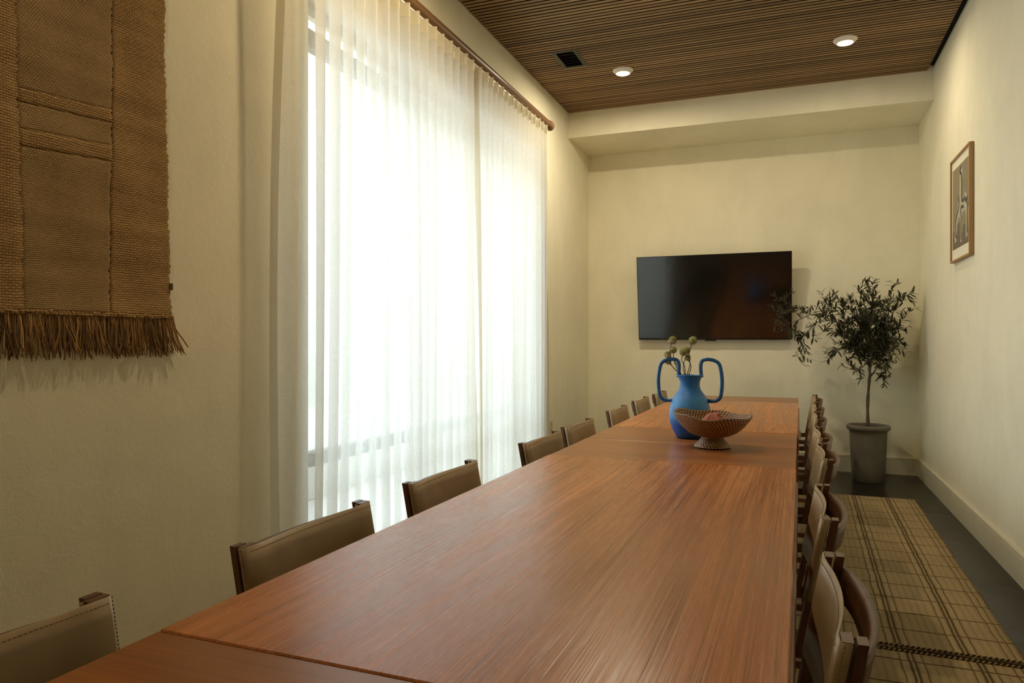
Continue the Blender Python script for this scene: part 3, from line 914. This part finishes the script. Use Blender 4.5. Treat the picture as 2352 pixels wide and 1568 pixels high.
at = fo.data.attributes.new('shade', 'FLOAT', 'POINT'); at.data.foreach_set('value', shades)
b = MB(); b.bbox((0.010, 1.944, 1.432), (0.016, 1.957, 1.456), 0.001); b.build('care_tab', flat('tab_cloth', (0.10, 0.055, 0.022), 0.9), hg)

# ---------------------------------------------------------------- potted olive tree
TY = 7.2
ol = empty('potted_olive_tree', (0.640, TY, 0))
tag(ol, 'small olive tree in a tall grey clay pot in the back corner', 'plant')
b = MB()
prof = [(0.10, 0.0), (0.128, 0.0), (0.132, 0.006), (0.140, 0.12), (0.148, 0.28), (0.153, 0.42), (0.155, 0.455), (0.168, 0.458), (0.177, 0.466), (0.180, 0.480), (0.177, 0.495), (0.166, 0.504), (0.152, 0.503), (0.146, 0.490), (0.142, 0.44)]
b.lathe(prof, 56, cap0=True); b.build('pot', M_pot, ol)
b = MB(); b.lathe([(0.1425, 0.462), (0.08, 0.470), (0.02, 0.474)], 24, cap1=True); b.build('soil', M_soil, ol)
BR = {'trunk': [(0.640,0.465),(0.636,0.679),(0.647,0.875),(0.654,0.992),(0.640,1.148),(0.647,1.344),(0.640,1.520)],
'b_right': [(0.654,0.922),(0.724,1.040),(0.800,1.188),(0.876,1.381),(0.944,1.477)],
'b_upright': [(0.650,1.109),(0.724,1.324),(0.793,1.556),(0.835,1.760)],
'b_up': [(0.643,1.305),(0.619,1.559),(0.562,1.756)],
'b_mid': [(0.647,1.422),(0.682,1.617),(0.671,1.773)],
'b_long': [(0.636,1.168),(0.526,1.325),(0.346,1.445),(0.163,1.499),(0.028,1.569),(-0.124,1.649)],
'b_droop': [(0.346,1.445),(0.185,1.406),(0.088,1.246),(0.040,1.113)],
'b_low': [(0.163,1.499),(0.013,1.428),(-0.147,1.381)],
'b_upl': [(0.573,1.266),(0.430,1.483),(0.273,1.625)],
'b_upl2': [(0.448,1.463),(0.430,1.582),(0.383,1.647)],
'b_left2': [(0.626,1.129),(0.466,1.207),(0.314,1.127)],
'b_ld': [(0.626,1.050),(0.562,0.999),(0.491,0.998)],
'b_rd': [(0.657,0.961),(0.724,0.970),(0.772,0.932)],
'b_r2': [(0.696,1.110),(0.807,1.227),(0.842,1.188)],
'b_r3': [(0.766,1.304),(0.862,1.574),(0.890,1.651)],
'b_ctr': [(0.640,1.227),(0.537,1.502),(0.501,1.620)],
'b_ctr2': [(0.640,1.227),(0.731,1.499),(0.766,1.615)],
'b_tv': [(0.028,1.569),(-0.051,1.510),(-0.166,1.544)],
'b_dl': [(0.185,1.406),(0.118,1.306),(0.043,1.327)]}
depth = {'b_long': -0.10, 'b_droop': -0.13, 'b_low': -0.12, 'b_tv': -0.12, 'b_dl': -0.12, 'b_upl': 0.08, 'b_upl2': -0.04, 'b_left2': -0.12, 'b_up': 0.10,
         'b_upright': -0.08, 'b_right': 0.06, 'b_r2': -0.14, 'b_r3': 0.05, 'b_ctr': 0.15, 'b_ctr2': -0.16, 'b_mid': 0.02, 'b_ld': -0.08, 'b_rd': -0.06}
rb = random.Random(21)
for q in range(34):
    z0 = rb.uniform(1.0, 1.42); a = rb.uniform(0, 2*pi); el = rb.uniform(-0.25, 1.1)
    ln = rb.uniform(0.16, 0.34)
    dx, dy, dz = cos(a)*cos(el)*ln, sin(a)*cos(el)*ln*0.75, sin(el)*ln
    if dx < 0: dx *= 1.15
    BR['inner_%d' % q] = [(0.642, z0), (0.642+dx*0.5, z0+dz*0.42), (0.642+dx, z0+dz)]
    depth['inner_%d' % q] = dy
start_d = {'b_droop': -0.06, 'b_low': -0.08, 'b_tv': -0.10, 'b_dl': -0.10, 'b_upl2': 0.04, 'b_r3': -0.05, 'b_r2': 0.0}
twigs = []   # (points) along which leaves grow
br_i = 0
for nm, pts in BR.items():
    d0 = start_d.get(nm, 0.0); d1 = depth.get(nm, 0.0)
    k = len(pts)-1
    P3 = [(x-0.640, d0 + (d1-d0)*i/k + (random.uniform(-0.012, 0.012) if nm != 'trunk' else 0), z) for i, (x, z) in enumerate(pts)]
    P3 = smoothpath(P3, 5)
    m = len(P3)
    if nm == 'trunk':
        rad = [0.0155*(1-0.62*i/(m-1)) + 0.002*sin(i*1.3) for i in range(m)]
        b = MB(); b.tube(P3, rad, 10); b.build('trunk', M_bark, ol)
        twigs.append((P3[-10:], 0.8))
    else:
        r0 = 0.0065 if nm in ('b_long', 'b_right', 'b_upright', 'b_up', 'b_upl') else 0.0042
        b = MB(); b.tube(P3, [r0*(1-0.8*i/(m-1)) for i in range(m)], 6); b.build('branch', M_bark, ol)
        twigs.append((P3[int(m*0.30):], 1.0))
# side twigs
tw = MB()
for P3, dens in list(twigs):
    L = sum((P3[i+1]-P3[i]).length for i in range(len(P3)-1))
    for q in range(max(4, int(L*30))):
        i = random.randrange(0, len(P3)-1)
        p = P3[i]; d = (P3[min(i+2, len(P3)-1)]-P3[max(i-1, 0)]).normalized()
        r = Vector((random.gauss(0, 1), random.gauss(0, 0.8), random.gauss(0.25, 0.8))).normalized()
        dr = (d*0.9 + r).normalized()
        ln = random.uniform(0.07, 0.16)
        pts = [p]
        for s in range(4):
            dr = (dr + Vector((random.gauss(0, 0.12), random.gauss(0, 0.12), random.gauss(0.02, 0.12)))).normalized()
            pts.append(pts[-1]+dr*ln/4)
        if pts[-1].y > 0.36 or (pts[-1].x < -0.58 and pts[-1].y > 0.02): continue
        tw.tube(pts, [0.0018, 0.0016, 0.0014, 0.0012, 0.0008], 4); twigs.append((pts, 1.3))
tw.build('twigs', M_bark, ol)['kind'] = 'stuff'
# leaves: slim folded blades
tl = NT('olive_leaf')
_g = tl.n('ShaderNodeNewGeometry')
_r = tl.noise(tl.n('ShaderNodeTexCoord').outputs['Generated'], 3.0, 2)
up = tl.mix(_r, (0.012, 0.017, 0.006, 1), (0.036, 0.042, 0.016, 1))
tl.bs(Base_Color=tl.mix(_g.outputs['Backfacing'], up, (0.070, 0.074, 0.042, 1)), Roughness=0.45)
tl = tl.m
def leaf_geo(L, W, curl):
    n = 4; vs = []; fs = []
    for i in range(n+1):
        f = i/n
        w = W*sin(pi*(0.06+0.90*f))**0.8
        z = -curl*f*f*L
        vs += [(-w, f*L, z+0.18*w), (0, f*L, z), (w, f*L, z+0.18*w)]
    for i in range(n):
        a = 3*i
        fs += [(a, a+1, a+4, a+3), (a+1, a+2, a+5, a+4)]
    return vs, fs
shapes = [leaf_geo(0.060, 0.0078, 0.15), leaf_geo(0.070, 0.0082, 0.28), leaf_geo(0.052, 0.0076, 0.05), leaf_geo(0.066, 0.0090, -0.10)]
lm = []
for vs, fs in shapes:
    mb = MB(); mb.add(vs, fs, True); me = mb.mesh('leaf'); me.materials.append(tl); lm.append(me)
mats = []
for P3, dens in twigs:
    for i in range(len(P3)-1):
        a, c = P3[i], P3[i+1]
        seg = (c-a).length
        cnt = seg*56*dens
        cnt = int(cnt) + (random.random() < cnt-int(cnt))
        for q in range(cnt):
            p = a.lerp(c, random.random()); d = (c-a).normalized()
            r = Vector((random.gauss(0, 1), random.gauss(0, 1), random.gauss(0, 1)))
            r = (r - d*r.dot(d)).normalized()
            dr = (d*random.uniform(0.5, 1.2) + r).normalized()
            u = dr.cross(Vector((random.gauss(0, .3), random.gauss(0, .3), 1))).normalized()
            w = u.cross(dr)
            s = random.uniform(0.75, 1.2)
            M = Matrix(((u.x*s, dr.x*s, w.x*s, p.x), (u.y*s, dr.y*s, w.y*s, p.y), (u.z*s, dr.z*s, w.z*s, p.z), (0, 0, 0, 1)))
            mats.append((M, random.randrange(4)))
    # a terminal leaf
random.shuffle(mats)
mats.sort(key=lambda t: t[0][1][3])      # nearest to the room first
rest = MB()
for k, (M, si) in enumerate(mats):
    if k < 300:
        o = link('leaf', lm[si], ol); o.matrix_local = M
    else:
        vs, fs = shapes[si]
        rest.add([M @ Vector(p) for p in vs], fs, True)
rest.build('foliage', tl, ol)['kind'] = 'stuff'
for k in range(16):
    P3, dens = random.choice(twigs[12:])
    p = random.choice(P3)
    b = MB(); b.lathe([(0.0015, -0.013), (0.0065, -0.009), (0.0088, 0.0), (0.0065, 0.008), (0.0012, 0.012)], 10, (p.x, p.y-0.006, p.z-0.012))
    b.build('olive_fruit', M_olive, ol)

# ---------------------------------------------------------------- blue jug with dried flowers
VX, VY, VZ = -0.499, 3.872, 0.745
tv_ = NT('blue_stoneware')
_s = tv_.n('ShaderNodeSeparateXYZ', Vector=tv_.n('ShaderNodeTexCoord').outputs['Object'])
_nz = tv_.noise(tv_.coord('Object'), 26, 5)
_h = tv_.math('ADD', _s.outputs[2], tv_.math('MULTIPLY', tv_.math('SUBTRACT', _nz, 0.5), 0.02))
_c = tv_.n('ShaderNodeMapRange', i0=_h, i1=0.075, i2=0.112, i3=0.0, i4=1.0).outputs[0]
_c2 = tv_.n('ShaderNodeMapRange', i0=_h, i1=0.215, i2=0.235, i3=0.0, i4=1.0).outputs[0]
_cc = tv_.mix(_c, (0.007, 0.085, 0.36, 1), (0.040, 0.205, 0.50, 1))
_cc = tv_.mix(_c2, _cc, (0.012, 0.135, 0.40, 1))
tv_.bs(Base_Color=_cc, Roughness=0.42)
tv_.bump(tv_.noise(tv_.coord('Object', (1, 1, 3)), 60, 4), 0.18, 0.002)
M_vase = tv_.m
vase = empty('blue_jug', (VX, VY, VZ), radians(4))
tag(vase, 'matt blue ceramic jug with two tall square handles on the table', 'jug')
b = MB()
prof = [(0.02, 0.0), (0.060, 0.0), (0.066, 0.003), (0.078, 0.022), (0.091, 0.045), (0.1025, 0.080), (0.1065, 0.118), (0.1040, 0.150), (0.0970, 0.182), (0.085, 0.212), (0.068, 0.236), (0.056, 0.254), (0.0505, 0.274), (0.0520, 0.296), (0.0575, 0.312), (0.066, 0.326), (0.068, 0.330), (0.064, 0.331),
        (0.054, 0.314), (0.047, 0.290), (0.046, 0.270), (0.060, 0.236), (0.080, 0.20), (0.095, 0.13), (0.07, 0.03), (0.01, 0.02)]
b.lathe(prof, 56, cap0=True); b.build('body', M_vase, vase)
M_handle = flat('blue_glaze_handle', (0.014, 0.105, 0.30), 0.35, var=0.1, scale=30)
for s in (-1, 1):
    hp = [(s*0.060, 0, 0.318), (s*0.056, 0, 0.350), (s*0.056, 0, 0.385), (s*0.066, 0, 0.406), (s*0.090, 0, 0.412), (s*0.124, 0, 0.406), (s*0.148, 0, 0.388), (s*0.158, 0, 0.350), (s*0.163, 0, 0.300), (s*0.160, 0, 0.245), (s*0.152, 0, 0.212), (s*0.130, 0, 0.196), (s*0.105, 0, 0.194), (s*0.082, 0, 0.198)]
    b = MB(); b.tube(smoothpath(hp, 5), 0.0098, 14); b.build('handle', M_handle, vase)

rf = random.Random(4)
def ico(sub=2):
    import bmesh
    bm = bmesh.new(); bmesh.ops.create_icosphere(bm, subdivisions=sub, radius=1.0)
    v = [tuple(x.co) for x in bm.verts]; f = [tuple(q.index for q in p.verts) for p in bm.faces]
    bm.free(); return v, f
IV, IF = ico(2)
M_head = flat('dried_seed_head', (0.24, 0.235, 0.085), 0.85, var=0.35, scale=90)
M_head_pale = flat('pale_bract', (0.50, 0.42, 0.25), 0.85, var=0.2, scale=60)
FY = VY
fl = [([(-0.544,1.04),(-0.565,1.125),(-0.594,1.165),(-0.600,1.205),(-0.592,1.240)], (-0.588,1.257), 0.0200, 1, 'tallest dried seed head in the jug, nearest the window'),
      ([(-0.540,1.04),(-0.566,1.110),(-0.580,1.150),(-0.584,1.192)], (-0.583,1.205), 0.0165, 0, 'dried seed head just below the tallest one in the jug'),
      ([(-0.566,1.04),(-0.588,1.115),(-0.606,1.135)], (-0.614,1.147), 0.0175, 1, 'lowest dried seed head, drooping in front of the jug handle'),
      ([(-0.548,1.04),(-0.590,1.120),(-0.606,1.165)], (-0.612,1.182), 0.0165, 1, 'dried seed head leaning furthest out toward the window'),
      ([(-0.519,1.04),(-0.526,1.121),(-0.540,1.150),(-0.534,1.180)], (-0.531,1.194), 0.0180, 0, 'left dried seed head of the middle cluster in the jug'),
      ([(-0.515,1.04),(-0.498,1.130),(-0.503,1.180),(-0.490,1.235)], (-0.483,1.255), 0.0205, 0, 'tall dried seed head standing alone on the rug side'),
      ([(-0.506,1.04),(-0.494,1.115),(-0.506,1.150)], (-0.511,1.165), 0.0155, 1, 'small pale dried seed head lowest in the middle cluster'),
      ([(-0.522,1.04),(-0.536,1.115),(-0.522,1.175)], (-0.519,1.203), 0.0175, 0, 'dried seed head at the back of the middle cluster')]
for k, (pts, hd, r, pale, lab) in enumerate(fl):
    r *= 1.12
    pts = [(max(pts[0][0], -0.536), 1.05)] + pts[1:]
    x0, z0 = pts[0]
    dy = rf.uniform(-0.012, 0.012) + (0.02 if k == 7 else 0)
    t = empty('dried_flower', (x0, FY+dy*0.4, z0-0.15))
    tag(t, lab, 'flower', 'dried seed heads in the blue jug')
    L = [(x-x0, dy*(i/len(pts)), z-z0+0.15) for i, (x, z) in enumerate(pts)] + [(hd[0]-x0, dy, hd[1]-z0+0.15)]
    L = [((VX-x0)*0.75, 0, 0.0)] + L
    b = MB(); b.tube(smoothpath(L, 5), 0.0022, 6); b.build('stem', M_stem, t)
    c = Vector(L[-1])
    b = MB(); vs = []
    for v in IV:
        q = Vector(v); q = q*r*(0.86 + 0.14*rf.random()); vs.append(c+q)
    b.add(vs, IF)
    # little pointed florets all over the head
    for v in IV[::1]:
        nrm = Vector(v)
        if rf.random() < 0.75:
            u = nrm.orthogonal().normalized(); w = nrm.cross(u); q = r*0.16
            base = c + nrm*r*0.9
            b.add([base+u*q, base-u*q*0.5+w*q*0.87, base-u*q*0.5-w*q*0.87, base+nrm*r*rf.uniform(0.18, 0.36)+u*rf.uniform(-.1, .1)*r], [(0,1,3),(1,2,3),(2,0,3)])
    b.build('seed_head', M_head, t)
    if pale:
        b = MB()
        for q in range(9):
            a = q*0.7; nrm = Vector((cos(a)*0.8-0.3, sin(a)*0.8-0.35, -0.55+0.3*rf.random())).normalized()
            u = nrm.orthogonal().normalized(); w = nrm.cross(u); s = r*0.36
            p = c+nrm*r*1.02
            b.add([p+u*s, p+w*s*0.7, p-u*s, p-w*s*0.7, p+nrm*r*0.14], [(0,1,4),(1,2,4),(2,3,4),(3,0,4)])
        b.build('bract', M_head_pale, t)

# ---------------------------------------------------------------- woven footed bowl
M_rattan = NT('rattan')
_a = M_rattan.n('ShaderNodeAttribute', {'attribute_name': 'shade'})
_n = M_rattan.noise(M_rattan.coord(), 40, 4)
M_rattan.bs(Base_Color=M_rattan.ramp(M_rattan.math('ADD', M_rattan.math('MULTIPLY', _a.outputs['Fac'], 0.8), M_rattan.math('MULTIPLY', _n, 0.2)),
            [(0.18, (0.045, 0.016, 0.005)), (0.50, (0.27, 0.115, 0.036)), (0.88, (0.66, 0.43, 0.19))]), Roughness=0.45)
M_rattan = M_rattan.m
bowl = empty('woven_bowl', (-0.352, 3.555, 0.744))
tag(bowl, 'brown woven rattan footed bowl with a wavy rim in front of the blue jug', 'bowl')
def rim_z(a):      # wavy rim
    return -0.0055*cos(a) + 0.003*sin(a) + 0.0035*cos(2*a) + 0.0035*sin(5*a+0.4)
def woven(prof, nst, rows, wall, wavy, name, nseg=240):
    """coiled basket wall: rows of twisted strands with real relief"""
    # resample profile by length
    L = [0]
    for i in range(len(prof)-1): L.append(L[-1]+math.dist(prof[i], prof[i+1]))
    def at(s):
        s *= L[-1]
        for i in range(len(L)-1):
            if s <= L[i+1] or i == len(L)-2:
                f = (s-L[i])/(L[i+1]-L[i]); a, c = prof[i], prof[i+1]
                return (a[0]+(c[0]-a[0])*f, a[1]+(c[1]-a[1])*f, c[0]-a[0], c[1]-a[1])
    b = MB(); sh = []
    per = 5
    N = rows*per
    rings = []
    for side in (1, -1):
        for i in range(N+1):
            s = i/N if side == 1 else 1-i/N
            r, z, dr, dz = at(s)
            ln = math.hypot(dr, dz); nr, nz = dz/ln*side, -dr/ln*side
            row = s*rows
            coil = abs(sin(pi*row))
            ring = []
            for k in range(nseg):
                a = 2*pi*k/nseg
                st = 0.5+0.5*sin(a*nst + int(row)*2.2 + (row % 1)*2.4)
                h = wall*0.5 + 0.0026*coil*(0.45+0.55*st)
                f = max(0, min(1, (z-0.055)/0.105)) if wavy else 0
                w = rim_z(a)*f*f*1.5 if wavy else 0
                e = 1.0 + (0.03*cos(2*a)*f if wavy else 0)
                ring.append(((r+nr*h)*cos(a)*e, (r+nr*h)*sin(a)*(2-e if wavy else 1), z+nz*h+w)); sh.append(coil**0.7*(0.15+0.85*st))
            rings.append(ring)
    vs = [p for rg in rings for p in rg]; fs = []
    M = len(rings)
    for i in range(M):
        j = (i+1) % M
        for k in range(nseg):
            k2 = (k+1) % nseg
            fs.append((i*nseg+k, i*nseg+k2, j*nseg+k2, j*nseg+k))
    b.add(vs, fs, True)
    o = b.build(name, M_rattan, bowl)
    at_ = o.data.attributes.new('shade', 'FLOAT', 'POINT'); at_.data.foreach_set('value', sh)
    return o
woven([(0.083, 0.004), (0.079, 0.012), (0.062, 0.028), (0.050, 0.042), (0.046, 0.054)], 34, 7, 0.005, False, 'foot', 220)
woven([(0.004, 0.056), (0.046, 0.057), (0.080, 0.064), (0.112, 0.080), (0.140, 0.105), (0.160, 0.133), (0.174, 0.160)], 64, 20, 0.005, True, 'basket', 300)
pk = empty('pink_ornament', (-0.350, 3.575, 0.828))
tag(pk, 'dusty pink ruffled textured piece lying inside the woven bowl', 'ornament')
def pink(u, v):
    a = 2*pi*u; r = 0.012+0.062*v
    z = 0.078 - 0.070*v**1.6 + 0.012*sin(5*a)*v + 0.006*sin(11*a+1)*v
    return (r*cos(a)*0.95, r*sin(a)*0.7, z)
b = MB(); b.sheet(pink, 48, 10, lambda u, v: (0, 0, -0.004)); b.build('ruffle', M_pink, pk)
b = MB(); b.lathe([(0.020, 0.064), (0.016, 0.076), (0.008, 0.088), (0.002, 0.090)], 14, cap1=True, fn=lambda p, a, i: (p[0]+0.012+0.004*i, p[1], p[2]-0.002*i)); b.build('tip', M_pink, pk)
